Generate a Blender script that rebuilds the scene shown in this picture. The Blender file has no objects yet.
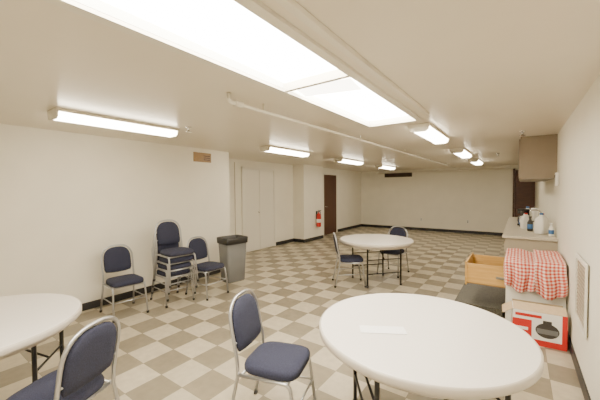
import bpy, bmesh, math, random
from mathutils import Vector, Matrix
random.seed(4)
S = bpy.context.scene

# ------------------------------------------------------------ materials
def mat(name, col, rough=0.6, metal=0.0, noise=0.0, nscale=20.0, bump=0.0, bscale=80.0, emit=0.0, ecol=None, spec=None):
    m = bpy.data.materials.new(name); m.use_nodes = True
    nt = m.node_tree; N = nt.nodes; L = nt.links
    b = N['Principled BSDF']
    b.inputs['Base Color'].default_value = (*col, 1)
    b.inputs['Roughness'].default_value = rough
    b.inputs['Metallic'].default_value = metal
    if spec is not None: b.inputs['Specular IOR Level'].default_value = spec
    tc = N.new('ShaderNodeTexCoord')
    if noise > 0:
        n = N.new('ShaderNodeTexNoise'); n.inputs['Scale'].default_value = nscale; n.inputs['Detail'].default_value = 4
        L.new(tc.outputs['Object'], n.inputs['Vector'])
        r = N.new('ShaderNodeValToRGB')
        r.color_ramp.elements[0].position = 0.3; r.color_ramp.elements[1].position = 0.7
        r.color_ramp.elements[0].color = (*[c*(1-noise) for c in col], 1)
        r.color_ramp.elements[1].color = (*[min(1, c*(1+noise)) for c in col], 1)
        L.new(n.outputs['Fac'], r.inputs['Fac']); L.new(r.outputs['Color'], b.inputs['Base Color'])
    if bump > 0:
        n2 = N.new('ShaderNodeTexNoise'); n2.inputs['Scale'].default_value = bscale
        L.new(tc.outputs['Object'], n2.inputs['Vector'])
        bp = N.new('ShaderNodeBump'); bp.inputs['Strength'].default_value = bump; bp.inputs['Distance'].default_value = 0.01
        L.new(n2.outputs['Fac'], bp.inputs['Height']); L.new(bp.outputs['Normal'], b.inputs['Normal'])
    if emit > 0:
        b.inputs['Emission Color'].default_value = (*(ecol or col), 1)
        b.inputs['Emission Strength'].default_value = emit
    return m

def tile_floor():
    m = mat('floor_tiles', (0.5, 0.5, 0.45), 0.32)
    nt = m.node_tree; N = nt.nodes; L = nt.links; b = N['Principled BSDF']
    tc = N.new('ShaderNodeTexCoord'); mp = N.new('ShaderNodeMapping')
    mp.inputs['Location'].default_value = (0.08, 0.1, 0.15)
    L.new(tc.outputs['Object'], mp.inputs['Vector'])
    ch = N.new('ShaderNodeTexChecker'); ch.inputs['Scale'].default_value = 1/0.305
    ch.inputs['Color1'].default_value = (0.56, 0.495, 0.37, 1); ch.inputs['Color2'].default_value = (0.28, 0.24, 0.17, 1)
    L.new(mp.outputs['Vector'], ch.inputs['Vector'])
    n = N.new('ShaderNodeTexNoise'); n.inputs['Scale'].default_value = 14; n.inputs['Detail'].default_value = 6
    L.new(tc.outputs['Object'], n.inputs['Vector'])
    r = N.new('ShaderNodeValToRGB')
    r.color_ramp.elements[0].position = 0.3; r.color_ramp.elements[1].position = 0.7
    r.color_ramp.elements[0].color = (0.84, 0.84, 0.84, 1); r.color_ramp.elements[1].color = (1, 1, 1, 1)
    L.new(n.outputs['Fac'], r.inputs['Fac'])
    mx = N.new('ShaderNodeMix'); mx.data_type = 'RGBA'; mx.blend_type = 'MULTIPLY'; mx.inputs[0].default_value = 1
    L.new(ch.outputs['Color'], mx.inputs[6]); L.new(r.outputs['Color'], mx.inputs[7])
    # per-tile seams
    br = N.new('ShaderNodeTexBrick'); br.offset = 0; br.squash = 1
    br.inputs['Scale'].default_value = 1.0; br.inputs['Mortar Size'].default_value = 0.0025
    br.inputs['Brick Width'].default_value = 0.305; br.inputs['Row Height'].default_value = 0.305
    br.inputs['Color1'].default_value = (1, 1, 1, 1); br.inputs['Color2'].default_value = (0.9, 0.9, 0.9, 1)
    br.inputs['Mortar'].default_value = (0.6, 0.58, 0.55, 1)
    L.new(mp.outputs['Vector'], br.inputs['Vector'])
    m2 = N.new('ShaderNodeMix'); m2.data_type = 'RGBA'; m2.blend_type = 'MULTIPLY'; m2.inputs[0].default_value = 1
    L.new(mx.outputs[2], m2.inputs[6]); L.new(br.outputs['Color'], m2.inputs[7])
    L.new(m2.outputs[2], b.inputs['Base Color'])
    return m

def gingham():
    m = mat('red_gingham', (0.8, 0.2, 0.2), 0.85)
    nt = m.node_tree; N = nt.nodes; L = nt.links; b = N['Principled BSDF']
    tc = N.new('ShaderNodeTexCoord'); sp = N.new('ShaderNodeSeparateXYZ')
    L.new(tc.outputs['UV'], sp.inputs[0])
    outs = []
    for a in ('X', 'Y'):
        f = N.new('ShaderNodeMath'); f.operation = 'FRACT'; L.new(sp.outputs[a], f.inputs[0])
        g = N.new('ShaderNodeMath'); g.operation = 'GREATER_THAN'; g.inputs[1].default_value = 0.5
        L.new(f.outputs[0], g.inputs[0]); outs.append(g)
    s = N.new('ShaderNodeMath'); s.operation = 'ADD'
    L.new(outs[0].outputs[0], s.inputs[0]); L.new(outs[1].outputs[0], s.inputs[1])
    h = N.new('ShaderNodeMath'); h.operation = 'MULTIPLY'; h.inputs[1].default_value = 0.5; L.new(s.outputs[0], h.inputs[0])
    r = N.new('ShaderNodeValToRGB'); r.color_ramp.interpolation = 'CONSTANT'
    e = r.color_ramp.elements
    e[0].position = 0; e[0].color = (0.8, 0.70, 0.62, 1)
    e[1].position = 0.25; e[1].color = (0.66, 0.26, 0.2, 1)
    k = e.new(0.75); k.color = (0.50, 0.05, 0.035, 1)
    L.new(h.outputs[0], r.inputs['Fac']); L.new(r.outputs['Color'], b.inputs['Base Color'])
    return m

def wood(name, c1, c2, rough=0.5):
    m = mat(name, c1, rough)
    nt = m.node_tree; N = nt.nodes; L = nt.links; b = N['Principled BSDF']
    tc = N.new('ShaderNodeTexCoord'); mp = N.new('ShaderNodeMapping'); mp.inputs['Scale'].default_value = (3, 25, 25)
    L.new(tc.outputs['Object'], mp.inputs['Vector'])
    n = N.new('ShaderNodeTexNoise'); n.inputs['Scale'].default_value = 1.5; n.inputs['Detail'].default_value = 5
    L.new(mp.outputs['Vector'], n.inputs['Vector'])
    r = N.new('ShaderNodeValToRGB'); r.color_ramp.elements[0].position = .3; r.color_ramp.elements[1].position = .7
    r.color_ramp.elements[0].color = (*c1, 1); r.color_ramp.elements[1].color = (*c2, 1)
    L.new(n.outputs['Fac'], r.inputs['Fac']); L.new(r.outputs['Color'], b.inputs['Base Color'])
    return m

WARM = (1.0, 0.88, 0.68)
M_wall = mat('wall_paint', (0.83, 0.795, 0.69), 0.55, noise=0.02, nscale=3, bump=0.05)
M_ceil = mat('ceiling_paint', (0.75, 0.685, 0.57), 0.28, noise=0.02, nscale=2, bump=0.03, bscale=30)
M_trimw = mat('white_trim', (0.80, 0.77, 0.68), 0.4)
M_base = mat('black_vinyl', (0.02, 0.02, 0.022), 0.4)
M_floor = tile_floor()
M_fab = mat('blue_fabric', (0.024, 0.027, 0.055), 0.9, noise=0.35, nscale=160, bump=0.3, bscale=300)
M_tube = mat('grey_metal', (0.50, 0.50, 0.51), 0.3, metal=0.85)
M_foot = mat('rubber_foot', (0.05, 0.05, 0.05), 0.7)
M_top = mat('table_laminate', (0.80, 0.76, 0.71), 0.35, noise=0.02, nscale=90)
M_edge = mat('table_edge', (0.56, 0.51, 0.44), 0.45)
M_black = mat('black_metal', (0.015, 0.015, 0.017), 0.35, metal=0.3)
M_paper = mat('paper_white', (0.96, 0.96, 0.96), 0.7)
M_bin = mat('grey_plastic', (0.15, 0.15, 0.145), 0.5)
M_liner = mat('black_liner', (0.02, 0.02, 0.02), 0.35)
M_red = mat('red_paint', (0.55, 0.02, 0.015), 0.3)
M_white = mat('white_plastic', (0.82, 0.81, 0.77), 0.4)
M_brown = wood('brown_wood', (0.06, 0.022, 0.013), (0.10, 0.04, 0.02), 0.4)
M_beige = mat('beige_laminate', (0.42, 0.36, 0.27), 0.45, noise=0.03, nscale=8)
M_upper = mat('taupe_laminate', (0.27, 0.22, 0.16), 0.45, noise=0.03, nscale=8)
M_counter = mat('countertop', (0.58, 0.53, 0.43), 0.35, noise=0.06, nscale=60)
M_pine = wood('pine_wood', (0.50, 0.29, 0.075), (0.62, 0.38, 0.12), 0.5)
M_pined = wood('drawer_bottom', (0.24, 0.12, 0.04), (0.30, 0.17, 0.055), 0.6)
M_lens = mat('fluorescent_lens', (0.9, 0.9, 0.85), 0.4, emit=26, ecol=WARM)
M_sky = mat('light_diffuser', (0.9, 0.9, 0.88), 0.4, emit=31, ecol=(1, 0.91, 0.75))
M_dim = mat('glowing_flap', (0.85, 0.84, 0.80), 0.4, emit=9, ecol=(1, 0.92, 0.78))  # added glow stands in for light on the flap's dark underside
M_fix = mat('fixture_enamel', (0.75, 0.71, 0.61), 0.35)
M_vent = wood('vent_brown', (0.30, 0.18, 0.08), (0.38, 0.24, 0.11))
M_dark = mat('dark_grey', (0.045, 0.04, 0.036), 0.6)
M_cloth = gingham()
M_grille = mat('grille_beige', (0.22, 0.19, 0.14), 0.45)
M_chrome = mat('chrome', (0.7, 0.7, 0.7), 0.12, metal=1)
M_mat = mat('speckled_stone', (0.075, 0.07, 0.052), 0.5, noise=0.85, nscale=130)
M_card = mat('cardboard', (0.55, 0.42, 0.27), 0.8, noise=0.05, nscale=30)
M_blue = mat('blue_label', (0.05, 0.16, 0.4), 0.5)

# ------------------------------------------------------------ builder
def fillet(pts, r, seg=5):
    pts = [Vector(p) for p in pts]; out = [pts[0]]
    for i in range(1, len(pts)-1):
        a, b, c = pts[i-1], pts[i], pts[i+1]
        d1 = (a-b); d2 = (c-b)
        rr = min(r, d1.length*0.45, d2.length*0.45)
        p0 = b+d1.normalized()*rr; p1 = b+d2.normalized()*rr
        for k in range(seg+1):
            t = k/seg
            out.append(p0*(1-t)**2 + b*2*t*(1-t) + p1*t*t)
    out.append(pts[-1]); return out

class MB:
    def __init__(s): s.bm = bmesh.new(); s.mats = []
    def mi(s, m):
        if m not in s.mats: s.mats.append(m)
        return s.mats.index(m)
    def box(s, x0, x1, y0, y1, z0, z1, m, bev=0.0, M=None):
        r = bmesh.ops.create_cube(s.bm, size=1)
        vs = r['verts']
        for v in vs:
            v.co = Vector(((x0+x1)/2+v.co.x*(x1-x0), (y0+y1)/2+v.co.y*(y1-y0), (z0+z1)/2+v.co.z*(z1-z0)))
            if M is not None: v.co = M @ v.co
        fs = set(f for v in vs for f in v.link_faces)
        for f in fs: f.material_index = s.mi(m)
        if bev > 0:
            es = list(set(e for v in vs for e in v.link_edges))
            r = bmesh.ops.bevel(s.bm, geom=es, offset=bev, segments=2, affect='EDGES', profile=0.5)
            for f in r['faces']: f.material_index = s.mi(m)
    def loft(s, rings, m, cap=True, smooth=True, mcap=None):
        k = s.mi(m); R = [[s.bm.verts.new(p) for p in ring] for ring in rings]
        n = len(R[0])
        for a, b in zip(R[:-1], R[1:]):
            for i in range(n):
                f = s.bm.faces.new((a[i], a[(i+1) % n], b[(i+1) % n], b[i])); f.material_index = k; f.smooth = smooth
        if cap:
            kc = s.mi(mcap) if mcap else k
            for ring in (list(reversed(R[0])), R[-1]):
                f = s.bm.faces.new(ring); f.material_index = kc; f.smooth = False
    def tube(s, pts, r, m, n=8, cap=True):
        pts = [Vector(p) for p in pts]; rings = []
        up = None
        for i, p in enumerate(pts):
            t = (pts[min(i+1, len(pts)-1)]-pts[max(i-1, 0)]).normalized()
            if up is None:
                up = Vector((0, 0, 1)) if abs(t.z) < 0.9 else Vector((1, 0, 0))
            u = (up - t*up.dot(t)).normalized(); up = u; v = t.cross(u)
            rr = r[i] if isinstance(r, (list, tuple)) else r
            rings.append([p+(u*math.cos(2*math.pi*j/n)+v*math.sin(2*math.pi*j/n))*rr for j in range(n)])
        s.loft(rings, m, cap)
    def lathe(s, prof, c, m, n=32, smooth=True, cap=True):
        s.loft([[Vector((c[0]+r*math.cos(2*math.pi*j/n), c[1]+r*math.sin(2*math.pi*j/n), c[2]+z)) for j in range(n)] for r, z in prof], m, cap, smooth)
    def data(s, name):
        bmesh.ops.recalc_face_normals(s.bm, faces=s.bm.faces)
        me = bpy.data.meshes.new(name); s.bm.to_mesh(me); s.bm.free()
        for m in s.mats: me.materials.append(m)
        return me
    def finish(s, name, loc=(0, 0, 0), rz=0.0):
        return place(s.data(name), name, loc, rz)

def place(me, name, loc=(0, 0, 0), rz=0.0):
    o = bpy.data.objects.new(name, me); S.collection.objects.link(o)
    o.location = loc; o.rotation_euler = (0, 0, math.radians(rz)); return o

def boxobj(name, x0, x1, y0, y1, z0, z1, m, bev=0.0):
    cx, cy, cz = (x0+x1)/2, (y0+y1)/2, (z0+z1)/2
    b = MB(); b.box(x0-cx, x1-cx, y0-cy, y1-cy, z0-cz, z1-cz, m, bev); return b.finish(name, (cx, cy, cz))

# ------------------------------------------------------------ room shell
H = 2.37
XL, XR, YB, YN = -4.75, 0.43, 12.4, -2.2
XC = -5.7
G = 0.002
b = MB(); b.box(-6.0, 0.6, -2.4, 12.6, -0.1, 0, M_floor); b.finish('floor')
# ceiling with recessed light trough (ceiling = 4 slabs around the opening)
hx0, hx1, hy0, hy1 = -1.47, -0.93, -1.2, 3.5
e = 0.034
b = MB()
b.box(-6.0, hx0-e, -2.4, 12.6, H, H+0.1, M_ceil)
b.box(hx1+e, 0.6, -2.4, 12.6, H, H+0.1, M_ceil)
b.box(hx0-e, hx1+e, -2.4, hy0-e, H, H+0.1, M_ceil)
b.box(hx0-e, hx1+e, hy1+e, 12.6, H, H+0.1, M_ceil)
b.finish('ceiling')
boxobj('wall_left', -6.0, XL, -2.4, 4.2, 0, H, M_wall)
boxobj('wall_recess', -6.0, XC, 4.2, 8.71, 0, H, M_wall)
boxobj('wall_pier', XC, -5.3, 7.6, 8.71, 0, H, M_wall)
boxobj('wall_left_far', -6.0, -5.6, 8.71, 12.6, 0, H, M_wall)
boxobj('wall_back', -5.6, 0.6, YB, 12.6, 0, H, M_wall)
boxobj('wall_right', XR, 0.6, -2.4, YB, 0, H, M_wall)
boxobj('wall_near', XL, XR, -2.4, YN, 0, H, M_wall)
bh, bt = 0.1, 0.012
boxobj('baseboard_left', XL, XL+bt, YN, 4.2, 0, bh, M_base)
b = MB(); b.box(XC, XC+bt, 4.2, 5.42, 0, bh, M_base); b.box(XC, XC+bt, 6.70, 7.6, 0, bh, M_base); b.finish('baseboard_recess')
b = MB(); b.box(XC, -5.3+bt, 7.6-bt, 7.6, 0, bh, M_base); b.box(-5.3, -5.3+bt, 7.6, 8.71, 0, bh, M_base); b.finish('baseboard_pier')
b = MB(); b.box(-5.6, -5.6+bt, 8.71, 9.14, 0, bh, M_base); b.box(-5.6, -5.6+bt, 10.16, YB, 0, bh, M_base); b.finish('baseboard_left_far')
boxobj('baseboard_back', -5.6, -0.2, YB-bt, YB, 0, bh, M_base)
boxobj('baseboard_right', XR-bt, XR, YN, 4.28, 0, bh, M_base)
# closet doors (origin on the wall face)
b = MB()
for y0, y1 in ((-.58, -.005), (.005, .58)):
    b.box(G, 0.03, y0, y1, 0.012, 2.14, M_trimw, 0.004)
b.lathe([(0.0, 0), (0.018, 0.002), (0.025, 0.02), (0.018, 0.04), (0.0, 0.042)], (0.055, -.06, 1.0), M_chrome, 12, cap=False)
b.tube([(0.03, -.06, 1.02), (0.055, -.06, 1.02)], 0.008, M_chrome)
b.finish('door_1', (XC, 6.06, 0))
b = MB()
b.box(G, 0.045, -.64, -.582, 0, 2.20, M_trimw, .003); b.box(G, 0.045, .582, .64, 0, 2.20, M_trimw, .003)
b.box(G, 0.045, -.64, .64, 2.145, 2.20, M_trimw, .003); b.box(G, 0.01, -.86, -.845, 0.1, 2.3, M_beige)
b.finish('trim_1', (XC, 6.06, 0))
# brown door
b = MB(); b.box(G, .035, -.45, .45, 0.01, 2.13, M_brown, .004)
b.tube([(.035, -.37, 1.0), (.08, -.37, 1.0), (.08, -.27, 1.0)], 0.01, M_chrome); b.finish('door_2', (-5.6, 9.65, 0))
b = MB(); b.box(G, .05, -.51, -.452, 0, 2.2, M_trimw); b.box(G, .05, .452, .51, 0, 2.2, M_trimw); b.box(G, .05, -.51, .51, 2.135, 2.2, M_trimw); b.finish('trim_2', (-5.6, 9.65, 0))
b = MB(); b.box(-0.26, .27, -0.035, -G, 0.01, 2.2, M_brown, .004); b.box(-0.32, -0.265, -0.05, -G, 0, 2.26, M_brown); b.finish('door_3', (.13, YB, 0))

# trough light: glowing diffuser panels in a long ceiling opening
cx, cy = (hx0+hx1)/2, (hy0+hy1)/2
b = MB()
wd = 0.20
ax0, ax1, ay0, ay1 = hx0-cx, hx1-cx, hy0-cy, hy1-cy
b.box(ax0-0.03, ax0, ay0-.03, ay1+.03, 0, wd, M_white); b.box(ax1, ax1+0.03, ay0-.03, ay1+.03, 0, wd, M_white)
b.box(ax0, ax1, ay0-0.03, ay0, 0, wd, M_white); b.box(ax0, ax1, ay1, ay1+0.03, 0, wd, M_white)
b.box(ax0, ax1, ay0, ay1, 0.05, 0.07, M_sky)
# slim lip under the ceiling
b.box(ax0-0.06, ax0, ay0-0.05, ay1+0.05, -0.02, -G, M_fix); b.box(ax1, ax1+0.06, ay0-0.05, ay1+0.05, -0.02, -G, M_fix)
b.box(ax0, ax1, ay1, ay1+0.05, -0.02, -G, M_fix); b.box(ax0, ax1, ay0-.05, ay0, -0.02, -G, M_fix)
# cross dividers and one narrow sagging diffuser flap, glow added to brighten it
for y in (1.88-cy, 0.1-cy):
    b.box(ax0, ax1, y-.018, y+.018, -0.015, 0.048, M_fix)
T = Matrix.Translation((0.0, 2.02-cy, -0.005)) @ Matrix.Rotation(math.radians(-10), 4, 'X') @ Matrix.Rotation(math.radians(5), 4, 'Y')
b.box(-0.25, 0.25, -0.09, 0.09, 0, 0.008, M_dim, M=T)
b.finish('recessed_trough', (cx, cy, H))
b = MB(); b.box(-.02, .02, -2.4, 2.4, -0.03, -G, M_fix, .004); b.finish('ceiling_conduit', (hx1+.16, .9, H))

# fluorescent wraparound fixtures
def fixture_mesh(L=1.24, w=0.24):
    b = MB()
    b.box(-w/2, w/2, -L/2, L/2, -0.03, 0, M_fix, .003)
    prof = [(-w/2+.012, -0.03), (-w/2+.022, -0.065), (-w/2+.05, -0.085), (w/2-.05, -0.085), (w/2-.022, -0.065), (w/2-.012, -0.03)]
    b.loft([[Vector((x, y, z)) for x, z in prof] for y in (-L/2+.02, L/2-.02)], M_lens, True, False)
    for s in (-1, 1):
        y0, y1 = (L/2-.02, L/2) if s > 0 else (-L/2, -L/2+.02)
        pr = [(-w/2, -0.03), (-w/2+.012, -0.07), (-w/2+.045, -0.093), (w/2-.045, -0.093), (w/2-.012, -0.07), (w/2, -0.03)]
        b.loft([[Vector((x, y, z)) for x, z in pr] for y in (y0, y1)], M_fix, True, False)
    return b.data('fluorescent_light')
fm = fixture_mesh()
for x, y in ((-3.55, 1.62), (-3.6, 4.6), (-3.6, 7.25), (-3.6, 9.9), (-0.98, 4.4), (-0.98, 7.1), (-0.98, 9.6)):
    place(fm, 'fluorescent_light', (x, y, H-G))

# pipes (origin at ceiling)
b = MB()
b.tube(fillet([(-.05, -4.9, -G), (-.05, -4.9, -0.07), (0, 0, -0.07), (.06, 5.0, -0.07)], .03), 0.016, M_fix)
for y in (-4.5, -2.5, -.5, 1.5, 3.5):
    b.tube([(y*.01, y, -G), (y*.01, y, -0.07)], 0.009, M_fix, 6)
b.tube([(-.049, -4.84, -.07), (-.048, -4.76, -.07)], 0.026, M_fix, 10)
b.finish('sprinkler_pipe', (-1.82, 6.56, H))
b = MB(); b.tube([(-2.35, 0, -.13), (2.35, 0, -.13)], 0.02, M_fix)
for x in (-1.8, -.4, 1, 2): b.tube([(x, 0, -G), (x, 0, -.13)], 0.008, M_fix, 6)
b.finish('water_pipe', (-2.25, 11.75, H))
def sprinkler(x, y):
    b = MB(); b.lathe([(0.035, 0), (0.035, -0.008), (0.01, -0.015), (0.01, -0.05), (0.034, -0.056), (0.034, -0.062)], (0, 0, 0), M_chrome, 14)
    b.finish('sprinkler_head', (x, y, H-G))
sprinkler(-3.25, 2.25); sprinkler(0.02, 5.1); sprinkler(-0.4, 8)

# wall vent left
b = MB(); b.box(G, .015, -.19, .19, -.085, .085, M_vent, .003)
for i in range(3): b.box(.015, .022, .02, .16, -.05+i*.035, -.035+i*.035, M_brown)
b.finish('wall_vent', (XL, 3.56, 2.21))
b = MB(); b.box(-.55, .55, -.03, -G, -.08, .08, M_dark, .004)
for i in range(4): b.box(-.52, .52, -.04, -.03, -.06+i*.035, -.045+i*.035, M_brown)
b.finish('air_vent', (-4.0, YB, 2.17))
for x in (-3.1, -1.5):
    b = MB(); b.box(-.035, .035, -.008, -G, -.057, .057, M_white, .002); b.box(-.015, .015, -.011, -.008, .01, .035, M_dark); b.box(-.015, .015, -.011, -.008, -.035, -.01, M_dark)
    b.finish('wall_outlet', (x, YB, .42))
# right wall access grille
b = MB()
b.box(-.012, -G, -.25, .25, -.27, .27, M_grille, .003)
b.box(-.024, -.012, -.26, -.225, -.28, .28, M_trimw); b.box(-.024, -.012, .225, .26, -.28, .28, M_trimw)
b.box(-.024, -.012, -.225, .225, .245, .28, M_trimw); b.box(-.024, -.012, -.225, .225, -.28, -.245, M_trimw)
for i in range(14): b.box(-.018, -.012, -.2, .2, -.225+i*.033, -.212+i*.033, M_beige)
b.finish('wall_grille', (XR, 3.33, .75))
b = MB(); b.box(-.04, -G, -.05, .05, -.09, .09, M_white, .008); b.box(-.045, -.04, -.03, .03, .02, .06, M_dark); b.finish('thermostat', (XR, 5.45, 1.72))

# fire extinguisher
b = MB()
b.lathe([(0.05, 0), (0.068, 0.01), (0.07, 0.03), (0.07, 0.36), (0.06, 0.40), (0.03, 0.43), (0.02, 0.45), (0.02, 0.47)], (0.09, 0, 0), M_red, 20)
b.box(.06, .14, -.012, .012, .47, .50, M_black); b.box(.07, .18, -.01, .01, .51, .53, M_black)
b.tube(fillet([(.09, .03, .47), (.09, .10, .47), (.11, .10, .3), (.11, .085, .12)], .05), .009, M_black)
b.lathe([(0.071, 0.14), (0.0715, 0.15), (0.0715, 0.24), (0.071, 0.25)], (0.09, 0, 0), M_white, 20, cap=False)
b.box(G, .02, -.03, .03, .25, .5, M_black)
b.finish('fire_extinguisher', (-5.3, 8.3, .42))

# ------------------------------------------------------------ chair
def chair_mesh():
    b = MB()
    lean = lambda z: -0.205-(z-0.42)*0.20
    path = [(-0.30, -0.215, 0.012), (-0.215, -0.2, 0.40), (lean(.50), -0.2, .50), (lean(.70), -0.2, .70)]
    n = 16
    for i in range(1, n):
        a = math.pi*(1-i/n)
        s = math.sin(a)
        y = math.copysign(abs(math.cos(a))**0.75, math.cos(a))*0.2
        z = .70+.185*s**0.85
        path.append((lean(z), y, z))
    path += [(lean(.70), 0.2, .70), (lean(.50), 0.2, .50), (-0.215, 0.2, 0.40), (-0.30, 0.215, 0.012)]
    b.tube(path, 0.0125, M_tube)
    for s in (-1, 1):
        b.tube(fillet([(-0.215, s*.2, .40), (.175, s*.2, .405), (.225, s*.215, 0.012)], .05), 0.0125, M_tube)
        b.tube([(-.302, s*.2155, 0), (-.297, s*.215, .03)], .017, M_foot, 10)
        b.tube([(.226, s*.2155, 0), (.222, s*.2145, .03)], .017, M_foot, 10)
        b.tube([(-.255, s*.207, .205), (.200, s*.2075, .22)], .008, M_tube, 6)
    b.tube([(.15, -.2, .40), (.15, .2, .40)], .011, M_tube); b.tube([(-.19, -.2, .40), (-.19, .2, .40)], .011, M_tube)
    b.tube([(.200, -.2075, .22), (.200, .2075, .22)], .008, M_tube, 6)
    def outline(n=36):
        out = []
        for i in range(n):
            a = 2*math.pi*i/n
            c, s = math.cos(a), math.sin(a)
            out.append((math.copysign(abs(c)**0.5, c)*.212+0.002, math.copysign(abs(s)**0.45, s)*(.205+0.010*c)))
        return out
    O = outline()
    L = [(.93, .412), (.985, .418), (1.0, .432), (1.0, .448), (.975, .464), (.90, .474), (.7, .481), (.35, .484)]
    b.loft([[Vector((x*k, y*k, z+0.008*x)) for x, y in O] for k, z in L], M_fab)
    out = []
    hw = .178; zs, zt = .70, .865
    for i in range(13):
        a = math.pi*i/12
        out.append((hw*math.copysign(abs(math.cos(a))**0.75, math.cos(a)), zs+(zt-zs)*math.sin(a)**.85))
    out += [(-hw, .64), (-hw*.99, .57), (-hw*.9, .535), (-hw*.5, .525), (0, .522), (hw*.5, .525), (hw*.9, .535), (hw*.99, .57), (hw, .64)]
    cz = .69
    L = [(.6, -.024), (.88, -.020), (.97, -.010), (1.0, 0.0), (.98, .012), (.9, .022), (.6, .029), (.3, .031)]
    rings = []
    for k, dx in L:
        rings.append([Vector((lean(cz+(z-cz)*k)+dx, y*k, cz+(z-cz)*k)) for y, z in out])
    b.loft(rings, M_fab)
    b.tube([(lean(.6), -.2, .6), (lean(.6), .2, .6)], .008, M_tube, 6)
    for v in b.bm.verts: v.co = Vector((v.co.x*.94, v.co.y*.94, v.co.z*.98))
    return b.data('banquet_chair')
CH = chair_mesh()
def chair(x, y, rz, z=0): return place(CH, 'banquet_chair', (x, y, z), rz)
chair(-1.345, 1.60, 16)
chair(-2.18, 0.60, 204)
chair(-4.20, 1.90, -6)
for i in range(4): chair(-4.10+.04*i, 2.53-.004*i, -6, .1*i)
chair(-3.90, 3.0, 2)
chair(-2.32, 4.70, 35)
chair(-1.95, 5.72, -95)

# ------------------------------------------------------------ tables
def table(x, y, rz, R=.62, hx=.34, hy=.34):
    b = MB(); n = 64
    def ring(r, z): return [Vector((r*math.cos(2*math.pi*i/n), r*math.sin(2*math.pi*i/n), z)) for i in range(n)]
    b.loft([ring(R-.03, .693), ring(R-.006, .695), ring(R, .701), ring(R, .730), ring(R-.004, .738), ring(R-.012, .7405)], M_edge, True, True, M_edge)
    b.loft([ring(R-.012, .7405), ring(R-.02, .742), ring(.02, .742)], M_top, True, False)
    b.loft([ring(R-.05, .66), ring(R-.05, .694)], M_edge, False)
    for sx in (-1, 1):
        b.tube(fillet([(sx*hx, -hy, 0.01), (sx*hx, -hy, .67), (sx*hx, hy, .67), (sx*hx, hy, 0.01)], .04), .014, M_black, 10)
        b.tube([(sx*hx, -hy, .22), (sx*hx, hy, .22)], .010, M_black)
        b.tube([(sx*hx, 0, .45), (sx*.04, 0, .68)], .008, M_black, 6)
        b.tube([(sx*hx, -hy, .45), (sx*hx, hy, .45)], .008, M_black, 6)
        for sy in (-1, 1): b.tube([(sx*hx, sy*hy, 0), (sx*hx, sy*hy, .03)], .018, M_foot, 10)
    b.box(-hx-.03, hx+.03, -.03, .03, .672, .693, M_black)
    return b.finish('round_folding_table', (x, y, 0), rz)
table(-.51, 1.98, 35, R=.622)
table(-2.92, .33, 52.5, hx=.45, hy=.19)
table(-2.02, 5.07, -41, hx=.30, hy=.30)
b = MB(); b.box(-.135, .135, -.05, .05, 0, .002, M_paper); b.finish('paper_sheet', (-.67, 1.79, .7435), 30)

# ------------------------------------------------------------ trash can
b = MB()
def rr(hx, hy, z, r=.04, k=4):
    out = []
    for cx, cy, a0 in ((hx-r, hy-r, 0), (-hx+r, hy-r, 90), (-hx+r, -hy+r, 180), (hx-r, -hy+r, 270)):
        for i in range(k+1):
            a = math.radians(a0+90*i/k); out.append(Vector((cx+r*math.cos(a), cy+r*math.sin(a), z)))
    return out
b.loft([rr(.135, .17, 0), rr(.14, .175, .02), rr(.165, .205, .72)], M_bin)
b.loft([rr(.173, .213, .67), rr(.18, .22, .68), rr(.185, .225, .77), rr(.175, .215, .78), rr(.155, .195, .77), rr(.14, .18, .725)], M_liner)
b.finish('trash_can', (-4.15, 3.72, 0), -10)

# ------------------------------------------------------------ kitchen side
XW = XR-G
b = MB()
b.box(-.16, XW, 5.4, 8.9, .10, .87, M_beige)
b.box(-.10, XW, 5.42, 8.9, 0, .10, M_dark)
b.box(-.20, XW, 5.37, 8.93, .875, .915, M_counter, .006)
for i in range(5):
    y0 = 5.43+i*.69; b.box(-.178, -.16, y0, y0+.66, .14, .66, M_beige, .003); b.box(-.178, -.16, y0, y0+.66, .69, .85, M_beige, .003)
    b.tube([(-.19, y0+.28, .77), (-.19, y0+.38, .77)], .006, M_chrome)
b.finish('kitchen_base_cabinet')
b = MB()
b.box(0, XW, 5.7, 8.4, 1.74, H-G, M_upper)
for i in range(4):
    y0 = 5.72+i*.67; b.box(-.018, 0, y0, y0+.64, 1.76, H-.03, M_upper, .003)
b.finish('kitchen_upper_cabinet')
CZ = .917
b = MB()
b.lathe([(.03, 0), (.03, .02), (.014, .03), (.014, .06)], (0, 0, 0), M_chrome, 14)
b.tube(fillet([(0, 0, .05), (0, 0, .30), (-.16, 0, .30), (-.16, 0, .2)], .08), .011, M_chrome, 10)
b.tube([(0, .0, .04), (0, .09, .07)], .008, M_chrome); b.finish('kitchen_faucet', (.31, 6.75, CZ))
b = MB()
b.box(-.09, .09, -.10, .10, 0, .03, M_black, .006); b.box(0.02, .09, -.10, .10, .03, .28, M_black, .006); b.box(-.09, .09, -.10, .10, .22, .30, M_black, .008)
b.lathe([(.045, 0), (.06, .04), (.06, .09), (.04, .14)], (-.03, 0, .035), M_dark, 18); b.finish('coffee_maker', (.06, 7.0, CZ))
def jug(x, y, s, rz):
    b = MB()
    def q(h, z): return [v for v in rr(h, h*.8, z, r=h*.35)]
    b.loft([q(.07*s, 0), q(.078*s, .01*s), q(.078*s, .17*s), q(.065*s, .215*s), q(.032*s, .25*s), q(.022*s, .27*s)], M_white)
    b.lathe([(.024*s, .268*s), (.024*s, .295*s)], (0, 0, 0), M_blue if s > 1 else M_red, 14)
    b.tube(fillet([(.05*s, 0, .235*s), (.095*s, 0, .22*s), (.095*s, 0, .12*s), (.075*s, 0, .11*s)], .02), .009*s, M_white)
    b.finish('plastic_jug', (x, y, CZ), rz)
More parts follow.
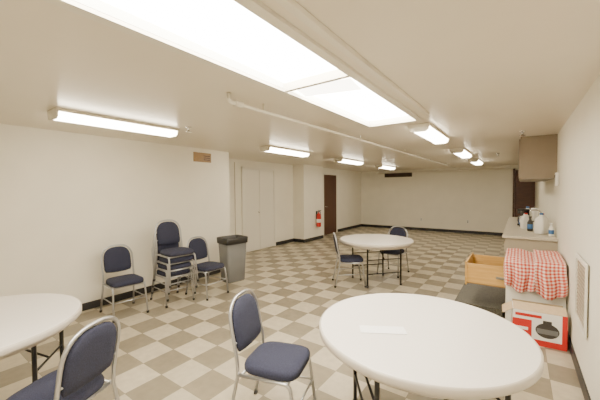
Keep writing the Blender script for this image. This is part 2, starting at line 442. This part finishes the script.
jug(.27, 5.85, 1.05, 60); jug(.30, 6.25, .95, 120); jug(.13, 7.5, 1.1, 80); jug(.09, 6.45, .9, 200)
def bottle(x, y, m, k=1.0):
    b = MB()
    b.lathe([(.032*k, 0), (.037*k, .01), (.037*k, .14*k), (.015*k, .18*k), (.015*k, .21*k), (.02*k, .215*k), (.02*k, .235*k)], (0, 0, 0), m, 16)
    b.lathe([(.038*k, .04*k), (.0383*k, .042*k), (.0383*k, .11*k), (.038*k, .112*k)], (0, 0, 0), M_blue, 16, cap=False)
    b.finish('soap_bottle', (x, y, CZ))
bottle(.14, 6.1, M_dark); bottle(.04, 6.7, M_dark, 1.2); bottle(.37, 5.6, M_white, .8)
b = MB()
b.lathe([(.085, 0), (.085, .01), (.012, .015), (.012, .30)], (0, 0, 0), M_black, 20)
b.lathe([(.058, .02), (.06, .022), (.06, .272), (.058, .275)], (0, 0, 0), M_paper, 24); b.finish('paper_towel_roll', (.25, 7.9, CZ))

# low cabinet with open drawer
b = MB()
b.box(-.12, .42, 4.3, 5.1, 0, .03, M_trimw)
b.box(-.12, .42, 4.3, 4.32, .03, .72, M_trimw); b.box(-.12, .42, 5.08, 5.1, .03, .72, M_trimw)
b.box(.40, .42, 4.32, 5.08, .03, .72, M_trimw); b.box(-.12, .42, 4.3, 5.1, .72, .74, M_trimw)
b.box(-.12, -.10, 4.32, 5.08, .03, .38, M_beige)
b.finish('low_cabinet')
b = MB()
x0, x1, y0, y1, z0, z1 = -.53, .1, 4.36, 5.02, .41, .66
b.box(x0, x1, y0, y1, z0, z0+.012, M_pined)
b.box(x0, x1, y0, y0+.02, z0+.012, z1, M_pine, .002); b.box(x0, x1, y1-.02, y1, z0+.012, z1, M_pine, .002)
b.box(x1-.02, x1, y0+.02, y1-.02, z0+.012, z1, M_pine)
b.box(x0-.02, x0, y0-.02, y1+.02, z0-.02, z1+.02, M_pine, .003)
b.box(-.22, .35, y0-.018, y0-.002, z0+.1, z0+.13, M_chrome); b.box(-.22, .35, y1+.002, y1+.018, z0+.1, z0+.13, M_chrome)
b.finish('wooden_drawer')
# dark raised ledge at the cabinet foot
b = MB(); b.box(-.26, .26, -.72, .72, 0, .12, M_mat, .006); b.box(-.27, .27, -.73, .73, .12, .135, M_mat, .004); b.finish('floor_ledge', (-.41, 5.12, 0.001))

# gingham cloths: draped over the cabinet top with folds, hanging at near edge and spilling at the left
def cloth(name, xa, xb, ytop, yedge, ztop, drop, seed, xedge=-99, tilt=0.0):
    me = bpy.data.meshes.new(name); bm = bmesh.new(); uvl = bm.loops.layers.uv.new('UVMap')
    nu, nv = 56, 80; top = ytop-yedge; total = top+drop; V = []
    for i in range(nu+1):
        row = []; xp = xa+(xb-xa)*i/nu
        # irregular hem length
        hem = 1+.10*math.sin(xp*17+seed)+tilt*(xp-xa)
        for j in range(nv+1):
            s = total*j/nv
            x = xp; dz = 0
            if xp < xedge: x = xedge-.004-.25*(xedge-xp); dz = (xedge-xp)
            if s < top:
                y = ytop-s
                lump = .030*max(0, math.sin((top-s)*9+seed))*max(0, math.sin((xp-xa)*10+.4))+.012*abs(math.sin(s*21+xp*13+seed))
                z = ztop+.006+lump*min(1, (top-s)*10)
            else:
                q = (s-top)*hem
                f = min(1, q*4.5)
                wob = (.030*math.sin(xp*44+seed)+.012*math.sin(xp*83+seed*2+q*6))*f
                rnd = .018*(1-math.exp(-q*60))
                y = yedge-.012-rnd-abs(.03*f)-wob
                z = ztop+.006-max(0, q-.01)
                x += .014*math.sin(q*9+seed+xp*6)*f
            row.append((bm.verts.new((x, y, z-dz)), (i/nu*(xb-xa)/.034, s/.034)))
        V.append(row)
    for i in range(nu):
        for j in range(nv):
            q = [V[i][j], V[i+1][j], V[i+1][j+1], V[i][j+1]]
            f = bm.faces.new([a[0] for a in q]); f.smooth = True
            for l, a in zip(f.loops, q): l[uvl].uv = a[1]
    bm.to_mesh(me); bm.free(); me.materials.append(M_cloth)
    o = place(me, name); md = o.modifiers.new('s', 'SOLIDIFY'); md.thickness = .003; return o
cloth('checkered_tablecloth', -.17, .21, 5.05, 4.3, .745, .29, 1.0, xedge=-.125, tilt=.25)
cloth('checkered_tablecloth', .15, .405, 5.0, 4.24, .785, .37, 3.3, tilt=-.3)

# printed carton, flaps ajar
b = MB()
t = .004
b.box(-.22, .22, -.13, .13, 0, t, M_card)
b.box(-.22, .22, -.13, -.13+t, t, .34, M_white); b.box(-.22, .22, .13-t, .13, t, .34, M_white)
b.box(-.22, -.22+t, -.13+t, .13-t, t, .34, M_white); b.box(.22-t, .22, -.13+t, .13-t, t, .34, M_card)
for y, ang in ((-.13, 25), (.126, 20)):
    T = Matrix.Translation((0, y, .34)) @ Matrix.Rotation(math.radians(ang), 4, 'X')
    b.box(-.218, .218, 0, .12 if y < 0 else t, 0, t if y < 0 else .03, M_card, M=T)
T = Matrix.Translation((-.22, 0, .34)) @ Matrix.Rotation(math.radians(-35), 4, 'Y'); b.box(-.11, 0, -.125, .125, 0, t, M_card, M=T)
b.box(-.2215, -.22, -.13, .13, 0, .2, M_red)
# front print
b.box(-.22, .22, -.1315, -.13, 0, .06, M_red); b.box(-.22, -.06, -.1315, -.13, .06, .25, M_red); b.box(.18, .22, -.1315, -.13, .06, .34, M_red)
b.box(-.20, .02, -.1315, -.13, .28, .31, M_red); b.box(-.19, -.09, -.1325, -.1315, .14, .17, M_white); b.box(-.19, -.11, -.1325, -.1315, .09, .11, M_white)
prof = [(.065+.095*math.cos(a*math.pi/12), .165+.075*math.sin(a*math.pi/12)) for a in range(24)]
b.loft([[Vector((x, y, z)) for x, z in prof] for y in (-.131, -.133)], M_dark, True, False)
b.box(-.02, .15, -.1345, -.133, .13, .18, M_bin); b.box(.03, .10, -.133, -.13, .235, .265, M_dark)
b.finish('appliance_carton', (.17, 4.03, 0), 3)

# ------------------------------------------------------------ world + camera
w = bpy.data.worlds.new('World'); S.world = w; w.use_nodes = True
w.node_tree.nodes['Background'].inputs[0].default_value = (0.5, 0.5, 0.5, 1); w.node_tree.nodes['Background'].inputs[1].default_value = 0.3
cam = bpy.data.cameras.new('camera'); co = bpy.data.objects.new('camera', cam); S.collection.objects.link(co)
cam.sensor_width = 36; cam.lens = 18.42; cam.clip_start = 0.02
R = Matrix.Rotation(math.radians(35.6), 4, 'Z') @ Matrix.Rotation(math.radians(90-1.87), 4, 'X') @ Matrix.Rotation(math.radians(-.44), 4, 'Z')
co.matrix_world = Matrix.Translation((0, 0, 1.6)) @ R
S.camera = co
